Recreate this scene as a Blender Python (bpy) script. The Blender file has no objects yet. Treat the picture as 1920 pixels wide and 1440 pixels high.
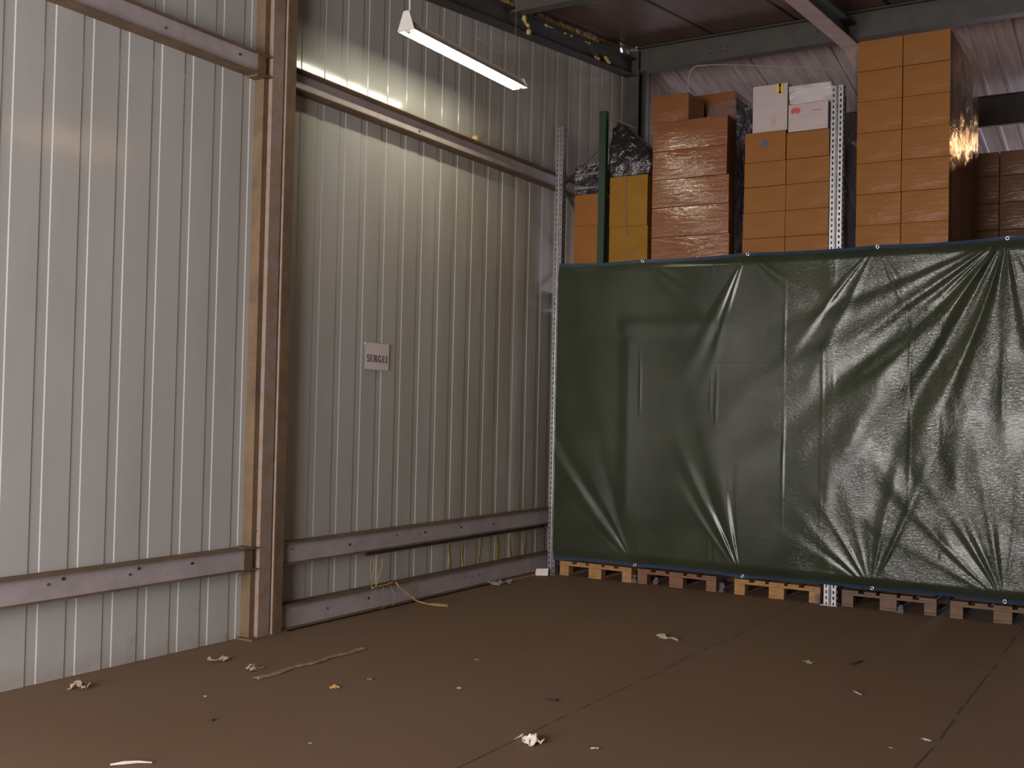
import bpy, bmesh, math, random
from mathutils import Vector, Matrix, Euler, noise as mnoise
random.seed(7)
SC = bpy.context.scene
COL = SC.collection

# ------------------------------------------------------------------ camera
CX, CY, CH, YAW, PITCH, ROLL, FPX = 5.5929, -9.6232, 1.6322, -0.54621, 0.0240, 0.02194, 2053.94
fwd = Vector((math.sin(YAW)*math.cos(PITCH), math.cos(YAW)*math.cos(PITCH), math.sin(PITCH)))
rgt = Vector((math.cos(YAW), -math.sin(YAW), 0)); upv = rgt.cross(fwd)
c_, s_ = math.cos(ROLL), math.sin(ROLL)
r2 = c_*rgt + s_*upv; u2 = -s_*rgt + c_*upv
cam = bpy.data.cameras.new('camera'); camo = bpy.data.objects.new('camera', cam); COL.objects.link(camo)
M = Matrix((( r2.x, u2.x, -fwd.x, CX), (r2.y, u2.y, -fwd.y, CY), (r2.z, u2.z, -fwd.z, CH), (0, 0, 0, 1)))
camo.matrix_world = M
cam.sensor_width = 36; cam.lens = FPX/1920*36; cam.clip_start = .05; cam.clip_end = 200
SC.camera = camo

# ------------------------------------------------------------------ world, lights, exposure
W = bpy.data.worlds.new('world'); SC.world = W; W.use_nodes = True
W.node_tree.nodes['Background'].inputs[0].default_value = (.86, .88, 1.0, 1)
W.node_tree.nodes['Background'].inputs[1].default_value = 1.4
SC.view_settings.view_transform = 'Standard'; SC.view_settings.look = 'None'
SC.view_settings.gamma = 1; SC.view_settings.use_curve_mapping = False
SC.view_settings.exposure = 0.0
SC.cycles.caustics_reflective = False

def area_light(name, loc, rot, sx, sy, power, color):
    l = bpy.data.lights.new(name, 'AREA'); l.shape = 'RECTANGLE'; l.size = sx; l.size_y = sy
    l.energy = power; l.color = color
    o = bpy.data.objects.new(name, l); COL.objects.link(o); o.location = loc; o.rotation_euler = rot
    return o
# daylight coming in through the big door opening behind the camera
area_light('daylight_front_door', (2.9, -13.45, 1.85), (math.radians(90), 0, 0), 5.2, 3.5, 1000, (1.0, .93, .90))
# daylight added at an unseen far opening to brighten the roof beyond the rack
area_light('added_far_daylight', (6.2, 13.9, 1.9), (math.radians(-90), 0, 0), 5.0, 3.2, 340, (.95, .88, 1.0))

# ------------------------------------------------------------------ helpers
def tag(o, label=None, cat=None, group=None, kind=None):
    if label: o['label'] = label
    if cat: o['category'] = cat
    if group: o['group'] = group
    if kind: o['kind'] = kind
    return o
def empty(name, loc, label, cat, group=None, rz=0):
    o = bpy.data.objects.new(name, None); COL.objects.link(o); o.location = loc; o.rotation_euler = (0, 0, rz)
    o.empty_display_size = .1
    return tag(o, label, cat, group)
class MB:
    def __init__(s): s.v = []; s.f = []
    def quad(s, a, b, c, d):
        n = len(s.v); s.v += [a, b, c, d]; s.f.append((n, n+1, n+2, n+3))
    def box(s, x0, x1, y0, y1, z0, z1):
        n = len(s.v)
        s.v += [(x0,y0,z0),(x1,y0,z0),(x1,y1,z0),(x0,y1,z0),(x0,y0,z1),(x1,y0,z1),(x1,y1,z1),(x0,y1,z1)]
        for f in ((0,3,2,1),(4,5,6,7),(0,1,5,4),(1,2,6,5),(2,3,7,6),(3,0,4,7)): s.f.append(tuple(n+i for i in f))
        return s
    def hull8(s, pts):
        n = len(s.v); s.v += pts
        for f in ((0,3,2,1),(4,5,6,7),(0,1,5,4),(1,2,6,5),(2,3,7,6),(3,0,4,7)): s.f.append(tuple(n+i for i in f))
        return s
    def prism_x(s, prof, x0, x1):      # prof: list of (y,z), extruded along x
        return s._prism([(x0, y, z) for y, z in prof], [(x1, y, z) for y, z in prof])
    def prism_y(s, prof, y0, y1, dz=0):      # prof: list of (x,z)
        return s._prism([(x, y0, z) for x, z in prof], [(x, y1, z+dz) for x, z in prof])
    def prism_z(s, prof, z0, z1):
        return s._prism([(x, y, z0) for x, y in prof], [(x, y, z1) for x, y in prof])
    def _prism(s, A, B):
        n = len(s.v); k = len(A); s.v += A+B
        for i in range(k):
            j = (i+1) % k; s.f.append((n+i, n+j, n+k+j, n+k+i))
        s.f.append(tuple(n+i for i in reversed(range(k)))); s.f.append(tuple(n+k+i for i in range(k)))
        return s
    def tube(s, pts, r, seg=8, cap=True):
        pts = [Vector(p) for p in pts]; n0 = len(s.v); prev = None
        for i, p in enumerate(pts):
            t = (pts[min(i+1, len(pts)-1)] - pts[max(i-1, 0)]).normalized()
            if prev is None:
                a = Vector((0,0,1)) if abs(t.z) < .9 else Vector((1,0,0))
                u = t.cross(a).normalized()
            else:
                u = (prev - t*prev.dot(t)).normalized()
            prev = u; w = t.cross(u)
            rr = r[i] if isinstance(r, (list, tuple)) else r
            for k in range(seg):
                a = 2*math.pi*k/seg; s.v.append(tuple(p + rr*(math.cos(a)*u + math.sin(a)*w)))
        for i in range(len(pts)-1):
            for k in range(seg):
                a = n0+i*seg+k; b = n0+i*seg+(k+1) % seg; s.f.append((a, b, b+seg, a+seg))
        if cap:
            s.f.append(tuple(n0+k for k in reversed(range(seg)))); m = n0+(len(pts)-1)*seg
            s.f.append(tuple(m+k for k in range(seg)))
        return s
    def grid(s, nx, ny, fn):
        n = len(s.v)
        for j in range(ny+1):
            for i in range(nx+1): s.v.append(tuple(fn(i/nx, j/ny)))
        for j in range(ny):
            for i in range(nx):
                a = n+j*(nx+1)+i; s.f.append((a, a+1, a+nx+2, a+nx+1))
        return s
    def build(s, name, mat, parent=None, loc=None, smooth=False, bevel=0, solid=0, fix=True):
        me = bpy.data.meshes.new(name); me.from_pydata([tuple(v) for v in s.v], [], s.f)
        if fix:
            bm = bmesh.new(); bm.from_mesh(me); bmesh.ops.recalc_face_normals(bm, faces=bm.faces); bm.to_mesh(me); bm.free()
        me.materials.append(mat)
        if smooth:
            for p in me.polygons: p.use_smooth = True
        o = bpy.data.objects.new(name, me); COL.objects.link(o)
        if parent: o.parent = parent
        if loc: o.location = loc
        if bevel:
            m = o.modifiers.new('bevel', 'BEVEL'); m.width = bevel; m.segments = 2; m.limit_method = 'ANGLE'
        if solid:
            m = o.modifiers.new('solid', 'SOLIDIFY'); m.thickness = solid
        return o
def struct(name, mb, mat, **k):
    o = mb.build(name, mat, **k); o['kind'] = 'structure'; return o

# ------------------------------------------------------------------ materials
def new_mat(name):
    m = bpy.data.materials.new(name); m.use_nodes = True
    nt = m.node_tree; return m, nt, nt.nodes['Principled BSDF']
def N(nt, typ, **k):
    n = nt.nodes.new(typ)
    for a, b in k.items():
        if a.startswith('i_'):
            key = a[2:]; key = int(key) if key.isdigit() else key.replace('_', ' ')
            n.inputs[key].default_value = b
        else: setattr(n, a, b)
    return n
def lk(nt, a, b): nt.links.new(a, b)
def coords(nt, scale=(1,1,1), gen='Object', rot=(0,0,0)):
    t = N(nt, 'ShaderNodeTexCoord'); mp = N(nt, 'ShaderNodeMapping')
    mp.inputs['Scale'].default_value = scale; mp.inputs['Rotation'].default_value = rot
    lk(nt, t.outputs[gen], mp.inputs['Vector']); return mp.outputs[0]
def noise(nt, vec, scale, detail=4, rough=.5, dist=0):
    n = N(nt, 'ShaderNodeTexNoise'); n.inputs['Scale'].default_value = scale
    n.inputs['Detail'].default_value = detail; n.inputs['Roughness'].default_value = rough; n.inputs['Distortion'].default_value = dist
    lk(nt, vec, n.inputs['Vector']); return n.outputs['Fac']
def ramp(nt, fac, stops):
    r = N(nt, 'ShaderNodeValToRGB'); cr = r.color_ramp
    while len(cr.elements) < len(stops): cr.elements.new(.5)
    for e, (p, c) in zip(cr.elements, stops):
        e.position = p; e.color = (c, c, c, 1) if isinstance(c, (int, float)) else (*c, 1)
    lk(nt, fac, r.inputs[0]); return r.outputs[0]
def mix(nt, fac, a, b):
    m = N(nt, 'ShaderNodeMix', data_type='RGBA')
    for s, v in ((0, fac), (6, a), (7, b)):
        if isinstance(v, bpy.types.NodeSocket): lk(nt, v, m.inputs[s])
        elif isinstance(v, (int, float)): m.inputs[s].default_value = v
        else: m.inputs[s].default_value = (*v, 1)
    return m.outputs[2]
def math_n(nt, op, a, b=None, clamp=False):
    m = N(nt, 'ShaderNodeMath', operation=op); m.use_clamp = clamp
    for i, v in enumerate((a, b)):
        if v is None: continue
        if isinstance(v, bpy.types.NodeSocket): lk(nt, v, m.inputs[i])
        else: m.inputs[i].default_value = v
    return m.outputs[0]
def sepz(nt):
    t = N(nt, 'ShaderNodeTexCoord'); s = N(nt, 'ShaderNodeSeparateXYZ'); lk(nt, t.outputs['Object'], s.inputs[0]); return s.outputs
def bump(nt, h, strength, dist=.01, nrm=None):
    b = N(nt, 'ShaderNodeBump'); b.inputs['Strength'].default_value = strength; b.inputs['Distance'].default_value = dist
    lk(nt, h, b.inputs['Height'])
    if nrm: lk(nt, nrm, b.inputs['Normal'])
    return b.outputs[0]
def simple(name, col, rough=.6, metal=0, col2=None, nscale=6, lo=.35, hi=.65, bs=0, bscale=30, stretch=(1,1,1), spec=.5):
    m, nt, p = new_mat(name)
    p.inputs['Base Color'].default_value = (*col, 1); p.inputs['Roughness'].default_value = rough
    p.inputs['Metallic'].default_value = metal; p.inputs['Specular IOR Level'].default_value = spec
    v = coords(nt, stretch)
    if col2:
        f = ramp(nt, noise(nt, v, nscale, 6, .6), [(lo, 0), (hi, 1)])
        lk(nt, mix(nt, f, col, col2), p.inputs['Base Color'])
    if bs: lk(nt, bump(nt, noise(nt, v, bscale, 4), bs, .005), p.inputs['Normal'])
    return m

def mat_wall():
    m, nt, p = new_mat('painted_sheet')
    v = coords(nt)
    xyz = sepz(nt)
    a = ramp(nt, noise(nt, coords(nt, (1, 1, .25)), 2.0, 5, .6), [(.3, (.47, .47, .455)), (.7, (.54, .545, .535))])
    # dirt stains: strongest near the ground and around the lower rails
    st = noise(nt, coords(nt, (1, 1, .5)), 5.5, 7, .65)
    lowz = N(nt, 'ShaderNodeMapRange'); lk(nt, xyz[2], lowz.inputs[0])
    lowz.inputs[1].default_value = .75; lowz.inputs[2].default_value = 0.0; lowz.inputs[3].default_value = -.12; lowz.inputs[4].default_value = -.01
    d = math_n(nt, 'ADD', st, lowz.outputs[0])
    d = ramp(nt, d, [(.56, 0), (.72, .75)])
    a = mix(nt, d, a, (.26, .20, .15))
    # soil splashed on the very foot of the sheet
    foot = N(nt, 'ShaderNodeMapRange'); lk(nt, xyz[2], foot.inputs[0])
    foot.inputs[1].default_value = .16; foot.inputs[2].default_value = 0.0; foot.inputs[3].default_value = 0; foot.inputs[4].default_value = .35
    ff = math_n(nt, 'MULTIPLY', foot.outputs[0], ramp(nt, noise(nt, v, 7, 5), [(.35, .2), (.6, 1)]))
    a = mix(nt, ff, a, (.30, .21, .14))
    # yellowed film in vertical patches; far bays also darkened in place of dimmer light
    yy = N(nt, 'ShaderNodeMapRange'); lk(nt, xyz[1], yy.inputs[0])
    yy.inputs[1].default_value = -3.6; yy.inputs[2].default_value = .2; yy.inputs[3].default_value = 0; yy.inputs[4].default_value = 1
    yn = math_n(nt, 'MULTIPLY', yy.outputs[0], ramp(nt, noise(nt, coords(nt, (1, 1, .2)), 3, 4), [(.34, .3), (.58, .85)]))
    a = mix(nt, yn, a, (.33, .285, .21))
    # scuffs
    sc = ramp(nt, noise(nt, coords(nt, (3, 3, 14)), 2.3, 8, .7, 1.5), [(.66, 0), (.72, .5)])
    a = mix(nt, math_n(nt, 'MULTIPLY', sc, math_n(nt, 'LESS_THAN', xyz[2], 1.2)), a, (.22, .2, .19))
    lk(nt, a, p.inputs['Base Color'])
    p.inputs['Specular IOR Level'].default_value = .6
    r = ramp(nt, noise(nt, v, 3, 5), [(.3, .11), (.75, .20)])
    lk(nt, r, p.inputs['Roughness'])
    b = bump(nt, noise(nt, coords(nt, (1, 1, .45)), 3.2, 1), .45, .0045)
    lk(nt, b, p.inputs['Normal'])
    return m
def mat_floor():
    m, nt, p = new_mat('dusty_concrete')
    v = coords(nt); xyz = sepz(nt)
    a = ramp(nt, noise(nt, v, .55, 6, .6), [(.3, (.205, .132, .074)), (.7, (.250, .170, .118))])
    a = mix(nt, ramp(nt, noise(nt, v, 2.2, 7, .7), [(.35, 0), (.7, .45)]), a, (.175, .115, .075))
    s = ramp(nt, noise(nt, v, 60, 8, .7), [(.35, .0), (.7, .28)])
    a = mix(nt, s, a, (.13, .085, .055))
    sp = ramp(nt, noise(nt, v, 38, 2), [(.76, 0), (.80, .6)])
    a = mix(nt, sp, a, (.38, .32, .25))
    # expansion joints: broken dark lines along y
    wob = noise(nt, v, 1.4, 3)
    jt = None
    for xj in (2.80, 4.56):
        dx = math_n(nt, 'ABSOLUTE', math_n(nt, 'SUBTRACT', math_n(nt, 'ADD', xyz[0], math_n(nt, 'MULTIPLY', wob, .05)), xj+.025))
        l = math_n(nt, 'LESS_THAN', dx, .007)
        jt = l if jt is None else math_n(nt, 'MAXIMUM', jt, l)
    brk = ramp(nt, noise(nt, v, 5, 4), [(.40, 0), (.52, .8)])
    lk(nt, mix(nt, math_n(nt, 'MULTIPLY', jt, brk), a, (.07, .05, .035)), p.inputs['Base Color'])
    p.inputs['Roughness'].default_value = .75; p.inputs['Specular IOR Level'].default_value = .3
    lk(nt, bump(nt, noise(nt, v, 45, 6, .65), .25, .004), p.inputs['Normal'])
    return m
def mat_roof(name='roof_sheet', k=1.0, c1=(.115, .066, .042), c2=(.20, .130, .098), c3=(.125, .085, .065)):
    m, nt, p = new_mat(name)
    a = ramp(nt, noise(nt, coords(nt, (6, .5, 1)), 3, 6, .6), [(.3, c1), (.7, c2)])
    st = ramp(nt, noise(nt, coords(nt, (1.5, .8, 1)), 1.6, 4, .6), [(.45, 0), (.7, .5)])
    lk(nt, mix(nt, st, a, c3), p.inputs['Base Color'])
    p.inputs['Roughness'].default_value = .5
    lk(nt, bump(nt, noise(nt, coords(nt, (9, .4, 1)), 3, 3), .3, .01), p.inputs['Normal'])
    return m
def mat_steel(name, c1, c2, lo=.45, hi=.62, rough=.6, sc=5):
    m, nt, p = new_mat(name)
    v = coords(nt)
    f = ramp(nt, noise(nt, v, sc, 8, .65), [(lo, 0), (hi, 1)])
    a = mix(nt, f, c1, c2)
    k = ramp(nt, noise(nt, v, 17, 3), [(.72, 0), (.77, .7)])
    lk(nt, mix(nt, k, a, (.05, .04, .04)), p.inputs['Base Color'])
    p.inputs['Roughness'].default_value = rough
    lk(nt, bump(nt, noise(nt, v, 60, 4), .2, .003), p.inputs['Normal'])
    return m
def mat_tarp():
    m, nt, p = new_mat('green_tarp')
    v = coords(nt)
    a = ramp(nt, noise(nt, v, 2.2, 4), [(.3, (.026, .034, .020)), (.7, (.042, .048, .028))])
    lk(nt, a, p.inputs['Base Color'])
    r = ramp(nt, noise(nt, v, 6, 4), [(.3, .085), (.7, .14)])
    lk(nt, r, p.inputs['Roughness'])
    p.inputs['Specular IOR Level'].default_value = .38
    w1 = noise(nt, coords(nt, (1, 1, 3.0), rot=(0, math.radians(12), 0)), 16, 3, .55, .8)
    w2 = noise(nt, coords(nt, (1, 1, 1), rot=(0, math.radians(-30), 0)), 9, 3, .5, .8)
    msk = ramp(nt, noise(nt, v, 1.1, 2), [(.35, .25), (.65, 1)])
    h = math_n(nt, 'ADD', math_n(nt, 'MULTIPLY', w1, .5), w2)
    xyz = sepz(nt)
    rt = N(nt, 'ShaderNodeMapRange'); lk(nt, xyz[0], rt.inputs[0])
    rt.inputs[1].default_value = 1.9; rt.inputs[2].default_value = 3.3; rt.inputs[3].default_value = .12; rt.inputs[4].default_value = 1
    b0 = bump(nt, math_n(nt, 'MULTIPLY', math_n(nt, 'MULTIPLY', h, msk), rt.outputs[0]), .22, .004)
    c1 = noise(nt, coords(nt, (1, 1, 1.9), rot=(0, math.radians(14), 0)), 34, 3, .6, 1.0)
    cm = ramp(nt, noise(nt, v, 2.4, 2), [(.35, .35), (.6, 1)])
    b = bump(nt, math_n(nt, 'MULTIPLY', math_n(nt, 'MULTIPLY', c1, cm), rt.outputs[0]), 1.0, .0042, b0)
    wv = N(nt, 'ShaderNodeTexWave'); wv.inputs['Scale'].default_value = 120; wv.bands_direction = 'Z'; lk(nt, v, wv.inputs[0])
    b2 = bump(nt, wv.outputs['Fac'], .08, .001, b)
    lk(nt, b2, p.inputs['Normal'])
    return m
def mat_card(name, c1, c2, coat=.8):
    m, nt, p = new_mat(name)
    v = coords(nt)
    a = ramp(nt, noise(nt, coords(nt, (1, 1, 3)), 4, 5), [(.3, c1), (.7, c2)])
    lk(nt, a, p.inputs['Base Color'])
    p.inputs['Roughness'].default_value = .7; p.inputs['Specular IOR Level'].default_value = .25
    p.inputs['Coat Weight'].default_value = coat; p.inputs['Coat Roughness'].default_value = .07; p.inputs['Coat IOR'].default_value = 1.4+.25*coat
    h = noise(nt, coords(nt, (1, 1, 4.5)), 8, 4, .55, .6)
    h2 = noise(nt, coords(nt, (1, 1, 2)), 2.0, 2)
    lk(nt, bump(nt, math_n(nt, 'ADD', h, math_n(nt, 'MULTIPLY', h2, .7)), .35, .012), p.inputs['Coat Normal'])
    return m
def mat_film(name, tint, alpha, rough=.1, bs=.9, sc=9, stretch=(1,1,1)):
    m, nt, p = new_mat(name)
    p.inputs['Base Color'].default_value = (*tint, 1); p.inputs['Roughness'].default_value = rough
    p.inputs['Alpha'].default_value = alpha; p.inputs['Specular IOR Level'].default_value = .8
    v = coords(nt, stretch)
    vo = N(nt, 'ShaderNodeTexVoronoi'); vo.inputs['Scale'].default_value = sc; lk(nt, v, vo.inputs['Vector'])
    h = math_n(nt, 'ADD', noise(nt, v, sc, 5, .6, 1.2), math_n(nt, 'MULTIPLY', vo.outputs['Distance'], .6))
    lk(nt, bump(nt, h, bs, .03), p.inputs['Normal'])
    return m
def emit(name, col, s):
    m, nt, p = new_mat(name)
    p.inputs['Base Color'].default_value = (*col, 1)
    p.inputs['Emission Color'].default_value = (*col, 1); p.inputs['Emission Strength'].default_value = s
    return m

M_dull = simple('dull_panel', (.20, .175, .16), .6, 0, (.16, .14, .125), 1.5)
M_dull2 = simple('darkened_unseen_wall', (.06, .055, .05), .7)
MW = mat_wall(); MF = mat_floor(); MR = mat_roof(); MR2 = mat_roof('lightened_far_roof_sheet', 1, (.42, .36, .38), (.72, .66, .70), (.48, .40, .40)); MT = mat_tarp()  # MR2: far sheets are greyer, and lightened in place of light reaching them
M_girt = mat_steel('primed_steel', (.47, .42, .44), (.37, .32, .33), .4, .7)
M_rust = mat_steel('rusty_steel', (.19, .125, .068), (.12, .080, .050), .4, .65, .75)
M_col = mat_steel('weathered_steel', (.29, .225, .205), (.26, .18, .115), .42, .6, .7, 9)
M_dark = mat_steel('dark_steel', (.060, .055, .052), (.045, .038, .034), .4, .6, .7)
M_beam = mat_steel('grey_beam_steel', (.075, .069, .058), (.056, .049, .041), .4, .7, .55)
M_raft = mat_steel('pink_primer_steel', (.62, .44, .40), (.48, .34, .30), .4, .7, .6)
M_galv = simple('galvanised', (.42, .42, .43), .36, .8, (.28, .28, .29), 14, .3, .7)
M_green = simple('green_post_paint', (.008, .034, .012), .5, 0, (.006, .026, .009), 8)
M_blue = simple('blue_hem', (.028, .052, .092), .4, 0, (.022, .040, .072), 10)
M_ring = simple('grommet_metal', (.7, .72, .75), .25, .9)
M_red = simple('red_sticker', (.45, .02, .015), .5)
M_cA = mat_card('orange_cardboard', (.21, .078, .014), (.25, .094, .019), .15)
M_cB = mat_card('ochre_cardboard', (.21, .100, .006), (.25, .122, .010), .15)
M_cC = mat_card('reddish_cardboard', (.165, .056, .015), (.20, .069, .020), 1.0)
M_cE = mat_card('plain_cardboard', (.205, .082, .017), (.24, .098, .022), .15)
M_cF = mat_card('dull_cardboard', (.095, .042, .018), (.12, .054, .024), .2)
M_wht = mat_card('white_cardboard', (.39, .325, .32), (.43, .365, .36), .3)
M_film = mat_film('clear_film', (.30, .28, .30), .30, .12, .8, 7)
M_fdark = mat_film('black_film', (.022, .018, .020), 1.0, .09, 1.0, 7)
M_fwhite = mat_film('milky_film', (.62, .57, .58), .72, .14, .9, 6, (1, 1, 3.5))
M_ftight = mat_film('side_film', (.16, .085, .045), .42, .14, 1.0, 6, (1, 1, .7))
M_wood = simple('pallet_wood', (.42, .235, .09), .75, 0, (.30, .15, .06), 9, .35, .65, .3, 40, (1, 1, 3))
M_woodd = simple('grey_pallet_wood', (.20, .125, .075), .8, 0, (.14, .085, .06), 9, .35, .65, .3, 40, (1, 1, 3))
M_woodk = simple('dark_pallet_wood', (.105, .055, .035), .6, 0, (.15, .085, .05), 9, .35, .65, .3, 40, (1, 1, 3))
M_woodr = simple('red_pallet_wood', (.23, .11, .06), .7, 0, (.17, .075, .042), 9, .35, .65, .3, 40, (1, 1, 3))
M_paper = simple('sign_paper', (.80, .70, .73), .6, 0, (.74, .65, .67), 5)
M_ink = simple('black_ink', (.03, .018, .02), .6)
M_tape = simple('brown_tape', (.20, .085, .035), .3)
M_pred = simple('red_print', (.42, .06, .06), .5)
M_pora = simple('orange_print', (.60, .27, .18), .5)
M_pyel = simple('yellow_sticker', (.62, .42, .03), .45)
M_pblue = simple('blue_print', (.055, .055, .14), .5)
M_mark = simple('brown_print', (.14, .07, .03), .6)
M_foam = simple('foam', (.72, .50, .15), .9, 0, (.50, .32, .09), 12, .3, .7, .6, 30)
M_foamd = simple('foam_residue', (.46, .36, .13), .9, 0, (.36, .29, .12), 14)
M_enam = simple('white_enamel', (.72, .70, .66), .35)
M_tube = emit('tube_glow', (1.0, .96, .74), 38)
M_warm = emit('warm_bulb', (1.0, .55, .26), 60)
M_wire = simple('pale_wire', (.30, .26, .18), .6)
M_cable = simple('white_cable', (.55, .52, .52), .5)
M_twine = simple('yellow_twine', (.36, .24, .075), .7)
M_plank = simple('dark_plank', (.10, .068, .045), .8, 0, (.06, .045, .035), 8)
M_card1 = simple('white_card', (.72, .66, .62), .7)
M_scrap = simple('grey_scrap', (.36, .29, .22), .75)
M_scrapw = simple('pale_scrap', (.68, .62, .55), .7)
M_chip = simple('wood_chip', (.55, .33, .09), .7)
M_dk = simple('dark_scrap', (.045, .030, .022), .8)
M_loadf = mat_film('wrapped_load_film', (.10, .075, .055), 1.0, .25, .6, 5)

# ------------------------------------------------------------------ building shell
RIDGE_Y, RIDGE_Z = 2.1, 5.95
def roofz(y): return RIDGE_Z + (.12 if y < RIDGE_Y else -.18)*(y-RIDGE_Y)
X1, YF, YB = 12.0, -13.5, 14.0

struct('floor', MB().box(-.3, X1, YF, YB, -.12, 0), MF)
# ribbed left wall: shallow grooves every 0.26 m; one small gap under the roof edge lets the sky show
YW = -7.6
def wall_profile():
    pts = []; k = math.floor((YF+5.874)/.26)
    y = -5.874+.26*k
    while y < YB:
        if y < YW+.1: y += .26; continue
        for yy, xx in ((y-.078, 0), (y-.0715, -.0045), (y-.0065, -.0045), (y, 0)):
            if YW <= yy <= YB: pts.append((yy, xx))
        y += .26
    return [(YW, 0)]+pts+[(YB, 0)]
wm = MB(); P = wall_profile()
for (ya, xa), (yb, xb) in zip(P, P[1:]):
    za, zb = roofz(ya)+.06, roofz(yb)+.06
    hole = ya < 1.86 < yb
    if hole:
        t0, t1 = (1.83-ya)/(yb-ya), (1.92-ya)/(yb-ya)
        t0, t1 = max(t0, 0), min(t1, 1)
        h0, h1 = (ya+t0*(yb-ya), 5.845), (ya+t1*(yb-ya), 5.905)
        X = xa
        wm.quad((X, ya, 0), (X, yb, 0), (X, yb, h0[1]-.01), (X, ya, h0[1]+.02))
        wm.quad((X, ya, h0[1]+.02), (X, h0[0], h0[1]+.015), (X, h0[0], roofz(h0[0])+.06), (X, ya, za))
        wm.quad((X, h1[0], h0[1]-.005), (X, yb, h0[1]-.01), (X, yb, zb), (X, h1[0], roofz(h1[0])+.06))
        wm.quad((X, h0[0], h1[1]+.01), (X, h1[0], h1[1]-.01), (X, h1[0], roofz(h1[0])+.06), (X, h0[0], roofz(h0[0])+.06))
    else:
        wm.quad((xa, ya, 0), (xb, yb, 0), (xb, yb, zb), (xa, ya, za))
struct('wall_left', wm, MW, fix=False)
struct('wall_left', MB().hull8([(-.1,YF,0),(0,YF,0),(0,YW,0),(-.1,YW,0),(-.1,YF,roofz(YF)+.06),(0,YF,roofz(YF)+.06),(0,YW,roofz(YW)+.06),(-.1,YW,roofz(YW)+.06)]), M_dull2)  # unseen stretch of wall, made dark so the tarp reflects less light
struct('wall_right', MB().hull8([(X1,YF,0),(X1+.1,YF,0),(X1+.1,YB,0),(X1,YB,0),(X1,YF,3.7),(X1+.1,YF,3.7),(X1+.1,YB,3.7),(X1,YB,3.7)]).box(X1, X1+.1, YF+4, YB-4, 3.7, 5.9), M_dull)
fw = MB()
fw.box(-.02, .3, YF-.1, YF, 0, 4); fw.box(5.5, X1, YF-.1, YF, 0, 4); fw.box(.3, 5.5, YF-.1, YF, 3.6, 4)
struct('wall_front', fw, M_dull)
bw = MB()
bw.box(-.02, 3.7, YB, YB+.1, 0, 4); bw.box(8.7, X1, YB, YB+.1, 0, 4); bw.box(3.7, 8.7, YB, YB+.1, 3.5, 4)
struct('wall_back', bw, M_dull)
# roof sheets with joints running with the slope
def roof(y0, y1, joints, minor):
    mb = MB(); xs = []
    for x in joints: xs += [(x-.022, 0), (x-.018, .035), (x+.018, .035), (x+.022, 0)]
    if minor:
        for x in joints:
            for q in range(1, 4):
                c = x+.24*q; xs += [(c-.03, 0), (c-.015, -.022), (c+.015, -.022), (c+.03, 0)]
    xs = sorted([t for t in xs if -.02 < t[0] < X1]); xs = [(-.02, 0)]+xs+[(X1, 0)]
    for (xa, za), (xb, zb) in zip(xs, xs[1:]):
        mb.quad((xa, y0, roofz(y0)+za), (xb, y0, roofz(y0)+zb), (xb, y1, roofz(y1)+zb), (xa, y1, roofz(y1)+za))
        mb.quad((xa, y0, roofz(y0)+.12), (xb, y0, roofz(y0)+.12), (xb, y1, roofz(y1)+.12), (xa, y1, roofz(y1)+.12))
    return mb
J1 = [1.07+.965*k for k in range(-1, 12)]
J2 = [.32+.945*k for k in range(0, 13)]
struct('ceiling', roof(YF-.05, RIDGE_Y, J1, False), MR, fix=False)
struct('ceiling', roof(RIDGE_Y, YB+.05, J2, True), MR2, fix=False)

# ------------------------------------------------------------------ steel frame on the wall
def channel(name, y0, y1, z0, z1, label, xw=.085, xf=.125, bolts=()):
    e = empty(name, (0, y0, 0), label, 'wall rail')
    L = y1-y0; t = .007
    MB().box(.002, xw, 0, L, z0+t, z1-t).build('web', M_girt, e)
    MB().box(.002, xf, 0, L, z1-t, z1).build('flange', M_rust, e)
    MB().box(.002, xf, 0, L, z0, z0+t).build('flange', M_rust, e)
    for by, bz in bolts:
        mb = MB(); mb.tube([(xw-.002, by-y0, bz), (xw+.006, by-y0, bz)], .010, 6); mb.build('bolt', M_ring if (by*7) % 1 > .45 else M_dark, e)
    return e
rr = random.Random(3)
channel('wall_rail', -9.5, -3.965, .485, .640, 'lower grey steel rail with rusty edges, left of the column', bolts=[(-5.62, .58), (-5.52, .60), (-5.05, .57), (-4.98, .60), (-4.55, .585), (-6.0, .56)])
channel('wall_rail', -3.735, 1.9, .485, .640, 'waist rail of grey steel just above the dark plank, right of the column', bolts=[(-3.6, .59), (-2.95, .56), (-2.35, .58), (-1.95, .57), (-1.4, .57), (-.85, .56)])
channel('wall_rail', -3.735, 1.9, .015, .190, 'bottom steel rail lying along the floor, right of the column', bolts=[(-3.2, .10), (-2.7, .11), (-1.2, .10)])
channel('wall_rail', -9.5, -3.965, 3.935, 4.085, 'upper steel rail across the wall panels, left of the column', bolts=[(-4.9, 4.01), (-4.25, 4.03)])
channel('wall_rail', -3.735, 1.95, 3.935, 4.085, 'upper steel rail under the fluorescent lamp, right of the column', xw=.035, xf=.12, bolts=[(-2.1, 4.0)])
for zz in (.185, ):
    pass
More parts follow.
